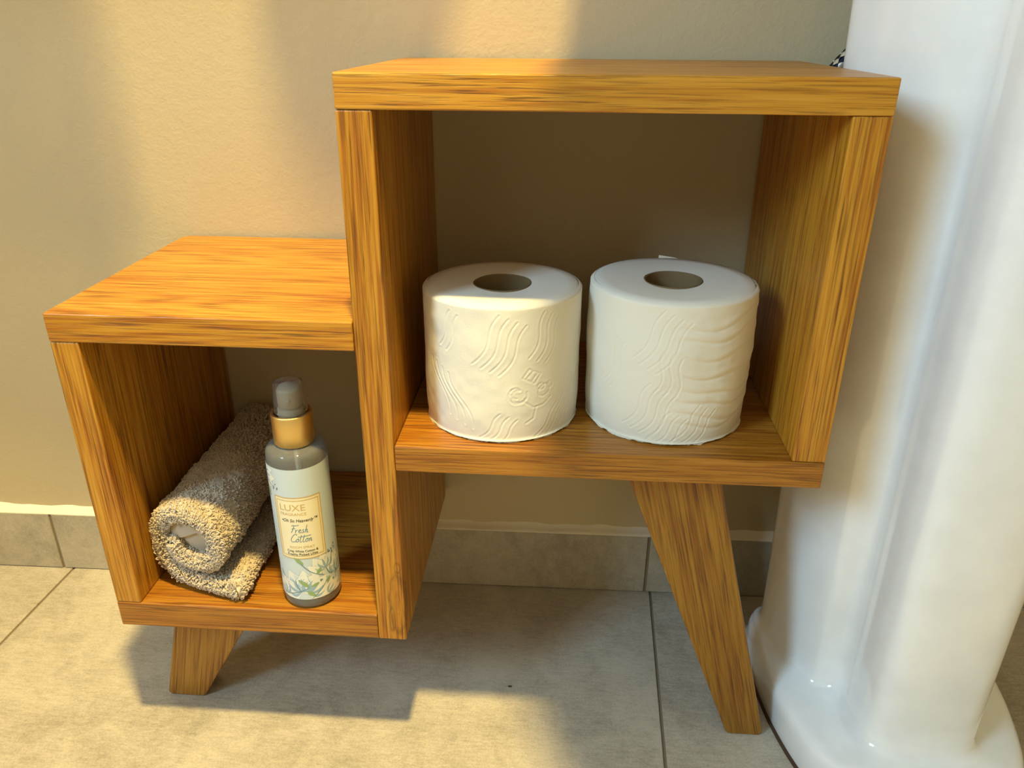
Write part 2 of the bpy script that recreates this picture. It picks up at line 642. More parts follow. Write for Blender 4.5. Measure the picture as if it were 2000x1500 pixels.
def toilet_roll(cx, cy, R, H, label, seed, face, wrinkle=False, tail=None):
    z0 = ZB1
    root = empty('toilet_roll', (cx * S, cy * S, z0 * S), label, 'toilet roll', 'toilet rolls in the taller box')
    nu, nv = 720, 230
    th = np.linspace(0, 2 * np.pi, nu, endpoint=False)
    hv = np.linspace(0, 1, nv)
    TH, HV = np.meshgrid(th, hv)
    # u: arc length measured from the side that faces the camera, v: height
    dth = (TH - face + np.pi) % (2 * np.pi) - np.pi
    u, v = dth * R, HV * H
    disp = np.zeros_like(u)
    # groups of embossed wavy lines
    r = np.random.default_rng(seed)
    for k, (u0, v0, ln, lean, wl, cnt) in enumerate(EMB[seed]):
        for m in range(cnt):
            off = m * 0.0072
            s = np.linspace(0, 1, 26)
            vv = v0 - off * 0.45 + ln * 1.12 * s
            uu = u0 + off * 1.1 + lean * 1.6 * s + wl * np.sin(s * 2 * np.pi * 0.8 + 0.3)
            d = seg_dist(u, v, list(zip(uu, vv)))
            disp += -0.00027 * np.exp(-(d / 0.00062) ** 2) + 0.00010 * np.exp(-((d - .0018) / 0.0009) ** 2)
    if seed == 1:       # embossed blossom sprig
        fu, fv = 0.026, 0.046
        for pts in [ring_pts(fu - .012, fv, .0085, .0080, 2.2, 6.6), ring_pts(fu - .013, fv + .001, .0045, .004, 1.0, 4.6), ring_pts(fu - .011, fv - .001, .0065, .0055, 3.4, 5.8), ring_pts(fu - .014, fv + .004, .004, .003, 0.4, 3.0),
                    ring_pts(fu + .013, fv + .002, .0065, .005, rot=.6), ring_pts(fu + .019, fv + .006, .003, .003),
                    ring_pts(fu + .010, fv + .006, .0035, .003), [(fu - .006, fv - .007), (fu + .002, fv - .013), (fu + .012, fv - .012), (fu + .02, fv - .006)],
                    [(fu + .005, fv - .013), (fu + .003, fv - .024), (fu - .004, fv - .028)],
                    [(fu - .008, fv + .016), (fu - .002, fv + .024), (fu + .009, fv + .018), (fu + .003, fv + .010), (fu - .008, fv + .016)],
                    [(fu - .004, fv + .016), (fu + .001, fv + .021)], [(fu + .001, fv + .013), (fu + .005, fv + .018)]]:
            d = seg_dist(u, v, pts)
            disp += -0.00022 * np.exp(-(d / 0.0009) ** 2) + 0.00010 * np.exp(-((d - .0019) / 0.001) ** 2)
    # soft lumps and a quilted surface
    disp += 0.0010 * (vnoise(u * 45 + 9, v * 45, seed + 3) - .5) + 0.0003 * (vnoise(u * 130, v * 130 + 5, seed + 4) - .5)
    if wrinkle:
        w = np.clip((u - 0.004) / 0.02, 0, 1)
        for m, (a, b, sl, am) in enumerate([(.098, .2, -.10, 1.0), (.083, .1, -.16, .8), (.067, .25, -.22, 1.0), (.055, .15, -.34, .9), (.043, .3, -.30, 1.0), (.031, .1, -.34, .8), (.020, .2, -.22, .7), (.108, .1, -.05, .7)]):
            c = a + sl * (u - .02) + 3.2 * np.clip(u - .02, 0, 1) ** 2
            c = c + .002 * np.sin(u * 90 + m)
            dd = v - c
            disp += am * w * (-0.0006 * np.exp(-(dd / .0018) ** 2) + 0.0005 * np.exp(-((dd - .0045) / .0032) ** 2))
        disp += 0.0012 * np.clip(np.sin((u + .02) * 60), 0, 1) * np.exp(-((v - .08) / .02) ** 2)
    # loose outer ply: slight oval, flaring foot
    Rr = R + disp
    Rr = Rr + 0.0011 * np.sin(2 * TH + seed) + 0.0012 * np.clip(1 - HV / .035, 0, 1) ** 2 * (0.2 + vnoise(TH * 7, HV * 0, seed + 8)) - 0.0016 * np.clip(1 - HV / .25, 0, 1) ** 2 - 0.0035 * np.clip((HV - .975) / .025, 0, 1) ** 2
    zz = HV * H
    ragged = 0.0016 * (vnoise(TH * 11, HV * 0 + 3, seed + 11) - .35) + 0.0007 * vnoise(TH * 40, HV * 0 + 9, seed + 12)
    zz = zz + np.clip(1 - HV / .05, 0, 1) * np.clip(ragged, 0.0, .003)
    V = np.stack([cx + Rr * np.cos(TH), cy + Rr * np.sin(TH), z0 + zz], -1).reshape(-1, 3)
    I = np.arange(nu * nv).reshape(nv, nu)
    Q = np.stack([I[:-1], np.roll(I, -1, 1)[:-1], np.roll(I, -1, 1)[1:], I[1:]], -1).reshape(-1, 4)
    body = from_quads('tissue', V, Q, PAPER, root)
    rc = 0.0247
    # top end, dished a little, and bottom end
    topz = z0 + H
    n = 160
    prof = [(R - .0026, topz - .0016), (R - .0040, topz - .0001), (R * .82, topz + .0002), (R * .6, topz - .0002), (rc + .006, topz - .0006), (rc + .0016, topz - .0010)]
    Vt, Ft = lathe(prof, cx, cy, n)
    Vq = []
    for x, y, z in Vt:
        a = math.atan2(y - cy, x - cx)
        r0 = math.hypot(x - cx, y - cy)
        r1 = r0 + 0.0011 * math.sin(2 * a + seed) * (r0 / R) ** 3
        Vq.append((cx + r1 * math.cos(a), cy + r1 * math.sin(a), z + 0.0006 * math.sin(2 * a + seed) * (1 - (r0 / R) ** 2)))
    Vt = Vq
    from_arrays('roll_end', Vt, Ft, PAPER_END, root)
    Vt, Ft = lathe([(R, z0 + .0022), (rc + .0016, z0 + .0022)], cx, cy, n)
    from_arrays('roll_end', Vt, Ft, PAPER_END, root)
    prof = [(rc, z0 + .0012), (rc, topz - .0012), (rc + .0005, topz - .0003), (rc + .0014, topz - .0004), (rc + .0018, topz - .0014), (rc + .0018, z0 + .0012)]
    Vt, Ft = lathe(prof, cx, cy, 96, close=True)
    Vt = [(cx + (x - cx) * 1.0 + .0006 * math.sin(3 * math.atan2(y - cy, x - cx)), y, z) for x, y, z in Vt]
    from_arrays('cardboard_core', Vt, Ft, CARD, root)
    if tail:            # loose end of the paper standing proud of the rim
        a0, a1, up = tail
        V, F = [], []
        m = 24
        for i in range(m + 1):
            a = a0 + (a1 - a0) * i / m
            f = i / m
            rr = R + .0006 + .002 * f
            for k in range(6):
                g = k / 5
                z = topz - .03 + (.03 + up * (1 - f) ** .6 * (1 - .3 * f) - .001) * g
                V.append((cx + (rr - .004 * g * (g > .7)) * math.cos(a), cy + (rr - .004 * g * (g > .7)) * math.sin(a), z))
        for i in range(m):
            for k in range(5):
                q = i * 6 + k
                F.append((q, q + 6, q + 7, q + 1))
        t = from_arrays('loose_sheet', V, F, PAPER, root)
        sm = t.modifiers.new('thickness', 'SOLIDIFY')
        sm.thickness = 0.0003
    return root


EMB = {1: [(-.028, .075, .040, .018, .0045, 4), (-.052, .022, .044, -.012, .005, 4), (.022, .080, .036, .012, .004, 3), (-.022, .004, .022, .014, .003, 3),
           (.030, .003, .026, .016, .003, 3), (.050, .024, .034, .014, .004, 3), (-.062, .086, .03, .01, .003, 2)],
       2: [(-.032, .078, .042, .020, .0045, 4), (-.036, .016, .038, .018, .005, 4), (-.008, .052, .034, .006, .004, 3), (-.012, .004, .026, .014, .003, 3),
           (.012, .006, .030, .016, .004, 3), (-.060, .05, .04, .012, .005, 2)]}


def facing(cx, cy):
    return math.atan2(-0.5960 - cy, 0.1723 - cx)


toilet_roll(0.1169, 0.0832, 0.0710, 0.1275, 'left toilet roll with an embossed blossom sprig and even sides', 1, facing(.1169, .0832))
toilet_roll(0.2705, 0.0925, 0.0735, 0.1315, 'right toilet roll with creased wrinkled paper and loose end at the rim', 2, facing(.2705, .0925), wrinkle=True, tail=(1.66, 1.40, 0.0035))

# ------------------------------------------------------------------ rolled face towel
n_ = N('beige_terry')
_c = n_.coord()
_v = n_.noise(_c, 140, 3, 0.6)
TERRY = n_.out(color=n_.mix(_v, lin((186, 168, 144)), lin((214, 198, 174))), rough=0.95, spec=0.1, sheen=0.3)
n_ = N('beige_flat_weave')
_c = n_.coord()
_w = n_.noise(n_.mapping(_c, (1500, 1500, 300)), 1, 2, 0.5)
n_.bump(_w, 0.2, 0.0004)
WEAVE = n_.out(color=lin((190, 172, 148)), rough=0.75, spec=0.2, sheen=0.3)

towel = empty('rolled_towel', (-0.19 * S, 0.13 * S, ZL1 * S), 'beige terry face towel rolled up beside the spray bottle', 'towel')
PATH = [(-.144, .1860), (-.170, .1855), (-.198, .1875), (-.218, .1990), (-.2262, .2200), (-.2245, .2430), (-.2120, .2590), (-.1920, .2635), (-.1715, .2575), (-.1600, .2420), (-.1620, .2230), (-.1760, .2115), (-.1940, .2095), (-.2070, .2150), (-.2110, .2260)]
pc = catmull(PATH, 14)
HT = 0.0078          # half thickness of the cloth under its pile


def towel_front(x):
    return 0.034 - (x + .237) * 0.27


def towel_back(x):
    return 0.252 + 0.01 * math.sin(x * 50)


def frames(pc):
    d = np.gradient(pc, axis=0)
    d /= np.linalg.norm(d, axis=1, keepdims=True)
    nrm = np.stack([d[:, 1], -d[:, 0]], 1)      # to one side
    return d, nrm


dd, nn = frames(pc)
# closed outline of the cloth cross-section: along one face, round the tip, back along the other
outl, onrm = [], []
for i in range(len(pc)):
    outl.append(pc[i] + nn[i] * HT)
    onrm.append(nn[i])
for k in range(1, 8):
    a = math.pi * k / 8
    v = nn[-1] * math.cos(a) + dd[-1] * math.sin(a)
    outl.append(pc[-1] + v * HT)
    onrm.append(v)
for i in range(len(pc) - 1, -1, -1):
    outl.append(pc[i] - nn[i] * HT)
    onrm.append(-nn[i])
for k in range(1, 8):
    a = math.pi * k / 8
    v = -nn[0] * math.cos(a) - dd[0] * math.sin(a)
    outl.append(pc[0] + v * HT)
    onrm.append(v)
outl, onrm = np.array(outl), np.array(onrm)
no, ny = len(outl), 110
ys = np.concatenate([[0, .006, .014, .024], np.linspace(.04, .96, ny - 8), [.976, .986, .994, 1]])
V = np.zeros((len(ys), no, 3))
per = np.concatenate([[0], np.cumsum(np.linalg.norm(np.diff(outl, axis=0), axis=1))])
for j, f in enumerate(ys):
    e = min(f, 1 - f) / .024
    rnd = -HT * .55 * (1 - math.sqrt(max(0, 1 - (1 - min(e, 1)) ** 2)))
    wob = 0.0035 * (vnoise(per * 60, np.full(no, f * 14), 21) - .5) + 0.0022 * (vnoise(per * 220, np.full(no, f * 55), 22) - .5)
    sag = 0.002 * math.sin(f * 5)
    p = outl + onrm * (wob + rnd)[:, None]
    V[j, :, 0] = p[:, 0]
    V[j, :, 2] = np.maximum(p[:, 1] + sag * (p[:, 1] > .2), ZL1 + .0006)
    V[j, :, 1] = [towel_front(x) * (1 - f) + towel_back(x) * f for x in outl[:, 0]]
V = V.reshape(-1, 3)
I = np.arange(len(ys) * no).reshape(len(ys), no)
Q = np.stack([I[:-1], np.roll(I, -1, 1)[:-1], np.roll(I, -1, 1)[1:], I[1:]], -1).reshape(-1, 4)
# end caps as strips between the two faces of the cloth
npth = len(pc)
caps = []
for row in (0, len(ys) - 1):
    for i in range(npth - 1):
        a, b = i, i + 1
        c, d_ = npth + 7 + (npth - 1 - (i + 1)), npth + 7 + (npth - 1 - i)
        caps.append([I[row, a], I[row, b], I[row, c], I[row, d_]])
Q = np.concatenate([Q, np.array(caps)])
from_quads('cloth', V, Q, TERRY, towel)

# pile: thousands of little cotton loops standing on the cloth
def loops(P, Nn, T, h, w, r):
    """P base points, Nn normals, T tangents -> bent tubes"""
    k = len(P)
    B = np.cross(Nn, T)
    ang = rng.uniform(0, 2 * np.pi, k)[:, None]
    side = T * np.cos(ang) + B * np.sin(ang)
    oth = np.cross(Nn, side)
    h = h[:, None]
    w = w[:, None]
    lean = side * 0 + oth * rng.uniform(-.5, .5, k)[:, None]
    segs, sides = 6, 4
    rows = []
    for s in range(segs):
        t = s / (segs - 1)
        a = math.pi * (1.08 * t - .04)
        c = P + side * (w * -math.cos(a)) + Nn * (h * math.sin(a) - .0004) + lean * (h * math.sin(a))
        out = (side * -math.cos(a) + Nn * math.sin(a))
        for q in range(sides):
            b = 2 * math.pi * q / sides + .4
            rows.append(c + (out * math.cos(b) + oth * math.sin(b)) * r[:, None])
    A = np.stack(rows, 1)                       # k, segs*sides, 3
    base = (np.arange(k) * segs * sides)[:, None, None]
    f = []
    for s in range(segs - 1):
        for q in range(sides):
            l = (q + 1) % sides
            f.append([s * sides + q, s * sides + l, (s + 1) * sides + l, (s + 1) * sides + q])
    Fq = (base + np.array(f)[None]).reshape(-1, 4)
    return A.reshape(-1, 3), Fq


outc = np.concatenate([outl, outl[:1]])
onc = np.concatenate([onrm, onrm[:1]])
perc = np.concatenate([per, [per[-1] + np.linalg.norm(outl[0] - outl[-1])]])


def sample_cloth(count, fmin, fmax, power=1.0):
    s = rng.uniform(0, perc[-1], count)
    f = fmin + (fmax - fmin) * rng.random(count) ** power
    idx = np.clip(np.searchsorted(perc, s) - 1, 0, no - 1)
    w = (s - perc[idx]) / np.maximum(perc[idx + 1] - perc[idx], 1e-9)
    p = outc[idx] * (1 - w)[:, None] + outc[idx + 1] * w[:, None]
    nr = onc[idx] * (1 - w)[:, None] + onc[idx + 1] * w[:, None]
    nr /= np.linalg.norm(nr, axis=1, keepdims=True)
    y = np.array([towel_front(x) * (1 - g) + towel_back(x) * g for x, g in zip(p[:, 0], f)])
    P = np.stack([p[:, 0], y, p[:, 1]], 1)
    Nn = np.stack([nr[:, 0], np.zeros(count), nr[:, 1]], 1)
    T = np.tile(np.array([[0, 1., 0]]), (count, 1))
    wobs = 0.0035 * (vnoise(s * 60, f * 14, 21) - .5) + 0.0022 * (vnoise(s * 220, f * 55, 22) - .5)
    P = P + Nn * wobs[:, None]
    return P, Nn, T


P1, N1, T1 = sample_cloth(27000, 0.0, 1.0, 1.10)
# front end of the roll: tufts pointing at the room
ke = 3400
ii = rng.uniform(0, npth - 1.001, ke)
i0 = ii.astype(int)
fr = (ii - i0)[:, None]
pe = pc[i0] * (1 - fr) + pc[i0 + 1] * fr
ne = nn[i0]
across = rng.uniform(-1, 1, ke)
across = np.where(np.arange(ke) % 2 == 0, across, np.abs(across) * np.sign(ne[:, 0] * (pe[:, 0] + .192) + ne[:, 1] * (pe[:, 1] - .236) + 1e-9))
pe = pe + ne * (across * HT)[:, None]
P2 = np.stack([pe[:, 0], np.array([towel_front(x) for x in pe[:, 0]]) - .0002 + .004 * np.abs(across) ** 3, pe[:, 1]], 1)
N2 = np.stack([ne[:, 0] * across * .8, -np.ones(ke), ne[:, 1] * across * .8], 1)
N2 /= np.linalg.norm(N2, axis=1, keepdims=True)
T2 = np.tile(np.array([[1., 0, 0]]), (ke, 1))
P, Nn_, T = np.concatenate([P1, P2]), np.concatenate([N1, N2]), np.concatenate([T1, T2])
k = len(P)
LV, LF = loops(P, Nn_, T, rng.uniform(.0015, .0036, k), rng.uniform(.0008, .0016, k), rng.uniform(.00050, .00085, k))
LV[:, 2] = np.maximum(LV[:, 2], ZL1 + .0003)
LV[:, 0] = np.maximum(LV[:, 0], XSI + .0004)
pile = from_quads('terry_loops', LV, LF, TERRY, towel)
pile['kind'] = 'stuff'

# smooth woven hem folded inside the roll
V, F = [], []
m1, m2 = 60, 60
for i in range(m1 + 1):
    for j in range(m2 + 1):
        a, b = i / m1 * 2 - 1, j / m2 * 2 - 1
        x = -.1915 + .026 * a
        z = .2365 + .0205 * b
        fold = 0.5 + 0.5 * math.tanh((b - .05 - .42 * a) * 45)
        y = towel_front(x) + .0045 + .006 * (a * a * .6 + b * b * .5) - .0045 * fold + .0055 + .002 * math.sin(3 * a + 2 * b)
        V.append((x, y, z + .002 * a))
for i in range(m1):
    for j in range(m2):
        q = i * (m2 + 1) + j
        F.append((q, q + m2 + 1, q + m2 + 2, q + 1))
hem = from_arrays('woven_hem', V, F, WEAVE, towel)
sm = hem.modifiers.new('thickness', 'SOLIDIFY')
sm.thickness = 0.002
sm.offset = -1
hem['label'] = 'smooth woven hem inside the roll'

# ------------------------------------------------------------------ spray bottle
BX, BY, BR = -0.0735, 0.0318, 0.0282
bottle = empty('spray_bottle', (BX * S, BY * S, ZL1 * S), 'clear room spray bottle with gold collar and pale blue floral label', 'bottle')
n_ = N('clear_plastic')
CLEAR = n_.out(color=(0.80, 0.80, 0.76, 1), rough=0.04, trans=0.85, ior=1.30)
n_ = N('frosted_clear_plastic')
CAPM = n_.out(color=(0.95, 0.94, 0.90, 1), rough=0.03, trans=0.96, ior=1.15)
n_ = N('milky_pump_plastic')
PUMPM = n_.out(color=lin((188, 178, 156)), rough=0.3, trans=0.30, ior=1.4)
n_ = N('brushed_gold')
_c = n_.coord()
_b = n_.noise(n_.mapping(_c, (30, 30, 2500)), 1, 2, 0.5)
GOLD = n_.out(color=lin((238, 204, 134)), rough=n_.rng(_b, .3, .7, .38, .48), metal=1.0)
n_ = N('pale_blue_label')
_c = n_.coord()
_s = n_.node('ShaderNodeSeparateXYZ')
n_.set(_s, 0, _c)
LABEL = n_.out(color=n_.mix(n_.noise(_c, 28, 3, .6), lin((190, 205, 213)), lin((206, 216, 219))), rough=0.38, spec=0.4)
CREAM = simple('cream_print', (238, 226, 190), 0.4)
GOLDINK = simple('gold_print', (204, 170, 100), 0.35)
BLACKINK = simple('black_print', (42, 40, 42), 0.5)
BLUEINK = simple('blue_grey_print', (92, 132, 150), 0.5)
PETAL = simple('petal_print_white', (232, 232, 222), 0.4)
PETAL2 = simple('petal_print_blue', (150, 178, 196), 0.4)
PETAL3 = simple('petal_print_pale', (158, 184, 198), 0.4)
LEAFINK = simple('leaf_print_green', (142, 170, 112), 0.4)
STEMINK = simple('stem_print_grey_blue', (104, 134, 142), 0.4)

zb = ZL1
body_prof = [(0.0, zb + .0025), (BR * .55, zb + .002), (BR * .80, zb + .0003), (BR * .92, zb + .0010), (BR * .99, zb + .0040), (BR, zb + .008),
             (BR, .3350), (BR * .992, .3405), (BR * .955, .3445), (BR * .86, .3470), (BR * .70, .3480), (.0165, .3492), (.0160, .3530), (0.0, .3530)]
V, F = lathe(body_prof, BX, BY, 72)
body = from_arrays('bottle_body', V, F, CLEAR, bottle)
body['label'] = 'clear plastic bottle body'
# dip tube
V, F = tube([(BX, BY, zb + .006), (BX + .002, BY, .25), (BX, BY, .35)], .0022, 10)
from_arrays('dip_tube', V, F, PUMPM, body)

LBL0, LBL1 = zb + .0125, .3335
FACE = math.radians(-80)          # centre of the label panel
RL = BR + .00025


def wrap(s, z, lift=0.0):
    a = FACE + s / RL
    return (BX + (RL + lift) * math.cos(a), BY + (RL + lift) * math.sin(a), z)


def curved_panel(name, s0, s1, z0, z1, lift, mat, parent, ns=None):
    ns = ns or max(3, int((s1 - s0) / .0012))
    V, F = [], []
    for i in range(ns + 1):
        s = s0 + (s1 - s0) * i / ns
        V += [wrap(s, z0, lift), wrap(s, z1, lift)]
    for i in range(ns):
        F.append((2 * i, 2 * i + 2, 2 * i + 3, 2 * i + 1))
    return from_arrays(name, V, F, mat, parent)


label_o = curved_panel('label', -RL * 2.75, RL * 2.75, LBL0, LBL1, 0, LABEL, bottle, 120)
label_o['label'] = 'pale blue paper label with white blossoms'
# cream panel and its gold rule
PX0, PX1, PZ0, PZ1 = -.0225, .0225, .2350, .3035
curved_panel('printed_panel', PX0, PX1, PZ0, PZ1, .00010, CREAM, label_o)


def ribbon(name, strokes, width, mat, parent, lift=.0002, taper=False):
    V, F = [], []
    for st in strokes:
        st = np.asarray(st, float)
        n = len(st)
        d = np.gradient(st, axis=0)
        d /= np.maximum(np.linalg.norm(d, axis=1, keepdims=True), 1e-9)
        nr = np.stack([-d[:, 1], d[:, 0]], 1)
        b = len(V)
        for i in range(n):
            w = width * (0.35 + 0.65 * math.sin(math.pi * (0.15 + .7 * i / (n - 1)))) if taper else width
            for sg in (-1, 1):
                q = st[i] + nr[i] * sg * w / 2
                V.append(wrap(q[0], min(max(q[1], LBL0 + .0003), LBL1 - .0003), lift))
        for i in range(n - 1):
            F.append((b + 2 * i, b + 2 * i + 2, b + 2 * i + 3, b + 2 * i + 1))
    return tag(from_arrays(name, V, F, mat, parent), kind='stuff')


def line(a, b, n=24):
    return [(a[0] + (b[0] - a[0]) * i / n, a[1] + (b[1] - a[1]) * i / n) for i in range(n + 1)]


ix0, ix1, iz0, iz1 = PX0 + .0022, PX1 - .0022, PZ0 + .0030, PZ1 - .0030
ribbon('gold_rule', [line((ix0, iz0), (ix1, iz0)), line((ix1, iz0), (ix1, iz1)), line((ix1, iz1), (ix0, iz1)), line((ix0, iz1), (ix0, iz0))], .0007, GOLDINK, label_o)
ribbon('gold_rule', [line((PX0, PZ0), (PX1, PZ0)), line((PX1, PZ0), (PX1, PZ1)), line((PX1, PZ1), (PX0, PZ1)), line((PX0, PZ1), (PX0, PZ0))], .0010, GOLDINK, label_o)


def text(name, body_, s0, z, height, mat, width=None, shear=0.0, bold=0.0):
    cu = bpy.data.curves.new('text', 'FONT')
    cu.body = body_
    cu.shear = shear
    cu.offset = bold
    cu.resolution_u = 3
    o = bpy.data.objects.new('text', cu)
    COL.objects.link(o)
    dg = bpy.context.evaluated_depsgraph_get()
    me = bpy.data.meshes.new_from_object(o.evaluated_get(dg))
    bpy.data.objects.remove(o, do_unlink=True)
    bm = bmesh.new()
    bm.from_mesh(me)
    bmesh.ops.triangulate(bm, faces=bm.faces)
    V = np.array([v.co[:] for v in bm.verts])
    F = [[v.index for v in f.verts] for f in bm.faces]
    bm.free()
    bpy.data.meshes.remove(me)
    bpy.data.curves.remove(cu)
    V[:, 0] -= V[:, 0].min()
    k = height / 0.69                      # cap height of the built-in face
    kx = k if width is None else width / V[:, 0].max()
    V = [wrap(s0 + x * kx, z + y * k, .00022) for x, y, _ in V]
    return tag(from_arrays(name, V, F, mat, label_o), kind='stuff')


text('lettering', 'LUXE', -.0172, .2895, .0068, GOLDINK, .0245)
text('lettering', 'FRAGRANCE', -.0172, .2842, .0030, GOLDINK, .0250)
text('lettering', '\u2022Oh So Heavenly\u2122', -.0165, .2770, .0034, BLACKINK, .0345, .25, .008)
text('lettering', 'ROOM SPRAY', -.0115, .2470, .0026, GOLDINK, .0235)
text('lettering', 'Crisp White Cotton &', -.0150, .2425, .0026, BLACKINK, .0300, 0, .012)
text('lettering', 'Freshly Picked Lilies', -.0148, .2388, .0026, BLACKINK, .0290, 0, .012)


def cur(pts, n=7):
    return catmull(pts, n)


def script(word, glyphs, s0, z0, h, adv):
    st = []
    x = s0
    for ch, a in zip(word, adv):
        for g_ in glyphs[ch]:
            p = cur(g_)
            st.append(np.stack([x + (p[:, 0] + .22 * p[:, 1]) * h, z0 + p[:, 1] * h], 1))
        x += a * h
    return st


GL = {
    'F': [[(.05, .86), (.2, .97), (.45, .93), (.8, 1.0)], [(.32, .92), (.28, .6), (.2, .25), (.12, 0)], [(.1, .5), (.3, .55), (.52, .55)]],
    'r': [[(0, .38), (.05, .2), (.04, 0)], [(.04, .12), (.14, .34), (.26, .40)]],
    'e': [[(.02, .2), (.2, .28), (.22, .40), (.1, .42), (.02, .25), (.08, .04), (.22, .02), (.32, .12)]],
    's': [[(.22, .42), (.08, .38), (.1, .26), (.2, .16), (.14, .02), (0, .02)]],
    'h': [[(.12, .95), (.08, .5), (.02, 0)], [(.03, .15), (.14, .38), (.22, .34), (.2, .1), (.26, 0), (.36, .08)]],
    'C': [[(.58, .82), (.5, .98), (.3, .9), (.1, .55), (.06, .2), (.22, 0), (.48, .06), (.62, .2)]],
    'o': [[(.16, .40), (.03, .28), (.05, .04), (.2, .04), (.26, .26), (.16, .40), (.3, .36)]],
    't': [[(.12, .85), (.07, .4), (.05, .1), (.14, 0), (.24, .08)]],
    'n': [[(.02, .38), (.03, .2), (.01, 0)], [(.02, .15), (.14, .38), (.22, .32), (.2, .06), (.34, .06)]],
}
st = script('Fresh', GL, -.0095, .2650, .0088, (.52, .36, .36, .32, .4))
ribbon('lettering', st, .00062, BLUEINK, label_o)
st = script('Cotton', GL, -.0105, .2545, .0092, (.58, .36, .30, .30, .36, .36))
st.append(np.array(line((-.0105 + .85 * .0092, .2545 + .62 * .0092), (-.0105 + 2.2 * .0092, .2545 + .74 * .0092), 10)))
ribbon('lettering', st, .00062, BLUEINK, label_o)


def leafshape(name, a, b, w, mat, lift, bend=0.0):
    """a pointed petal or leaf printed from a to b"""
    a, b = np.array(a), np.array(b)
    d = b - a
    nr = np.array([-d[1], d[0]])
    V, F = [], []
    n = 12
    for i in range(n + 1):
        t = i / n
        c = a + d * t + nr * bend * math.sin(math.pi * t)
        ww = w * math.sin(math.pi * min(max(t, .02), .985) ** .8) ** .75
        u_ = nr / np.linalg.norm(nr)
        for sg in (-1, 0, 1):
            q = c + u_ * ww * sg / 2
            V.append(wrap(q[0], min(max(q[1], LBL0 + .0003), LBL1 - .0003), lift))
    for i in range(n):
        for k in range(2):
            q = i * 3 + k
            F.append((q, q + 3, q + 4, q + 1))
    return V, F


def printed(name, shapes, mat, lift):
    V, F = [], []
    for sh in shapes:
        v, f = leafshape('', *sh[:3], mat, lift, *(sh[3:]))
        b = len(V)
        V += v
        F += [tuple(i + b for i in q) for q in f]
    return tag(from_arrays(name, V, F, mat, label_o), kind='stuff')


def blossom(c, r, tilt, n=5, spread=2.6):
    """cupped flower: petals fanning from its base"""
    out, inn = [], []
    for k in range(n):
        a = tilt + spread * (k / (n - 1) - .5)
        e = (c[0] + r * math.cos(a), c[1] + r * math.sin(a))
        out.append((c, e, r * .62, .12 * (k - (n - 1) / 2)))
        e2 = (c[0] + r * .62 * math.cos(a + .1), c[1] + r * .62 * math.sin(a + .1))
        inn.append((c, e2, r * .13, .15 * (k - (n - 1) / 2)))
    return out, inn


B1, B2 = [], []
for (c, r, t, n, sp) in [((-.006, .1950), .0260, 2.0, 5, 2.3), ((.002, .1935), .0240, .75, 5, 1.8), ((-.0235, .1890), .0190, 1.9, 4, 1.5),
                         ((.0205, .2190), .0185, 1.75, 5, 2.1), ((.0330, .2060), .0250, 1.25, 4, 1.5), ((.020, .1875), .018, .6, 3, 1.0),
                         ((-.0370, .3215), .0170, .0, 5, 2.2), ((-.046, .2), .02, 1.2, 4, 2)]:
    a, b = blossom(c, r, t, n, sp)
    B1 += a
    B2 += b
printed('flower_print', [(p[0], p[1], p[2] * 1.12) + p[3:] for p in B1], PETAL3, .00006)
printed('flower_print', B1, PETAL, .00012)
printed('flower_print', B2, PETAL2, .00018)
printed('flower_print', [((-.001, .2280), (-.0095, .2375 - .0015), .0040), ((.002, .2010), (-.008, .2095), .0045), ((.012, .204), (.004, .2005), .0035), ((.000, .1960), (.008, .1880), .0045), ((.0155, .2205), (.0105, .214), .004),
                         ((-.0345, .3105), (-.0305, .2985), .0042), ((.024, .206), (.020, .199), .003)], LEAFINK, .00022)
ribbon('stem_print', [cur([(.0185, .2105), (.006, .218), (-.004, .2295)]), cur([(.0205, .2190), (.0225, .213), (.0250, .2085)]), cur([(.004, .1865), (.014, .196), (.022, .2055)]),
                      cur([(-.006, .1950), (-.0095, .201), (-.011, .2085)]), cur([(-.0235, .1890), (-.016, .1915), (-.006, .1955), (.003, .2005)]), cur([(.026, .22), (.0285, .229), (.030, .236)]),
                      cur([(-.0250, .209), (-.0285, .216)]), cur([(-.036, .318), (-.027, .3135), (-.0215, .3125)])], .0008, STEMINK, label_o, .00024, True)
dots = []
for (cx_, cz_, k, sp) in [(.0295, .2360, 9, .0045), (.0300, .2050, 9, .0045), (-.0205, .3125, 6, .0036), (.0150, .2075, 3, .002)]:
    for _ in range(k):
        dots.append((cx_ + random.uniform(-sp, sp), cz_ + random.uniform(-sp, sp), random.uniform(.0006, .0012)))
V, F = [], []
for (a, b, r) in dots:
    q = len(V)
    for k in range(8):
        V.append(wrap(a + r * math.cos(k * math.pi / 4), b + r * math.sin(k * math.pi / 4), .00026))
    F.append(tuple(range(q, q + 8)))
tag(from_arrays('berry_print', V, F, STEMINK, label_o), kind='stuff')

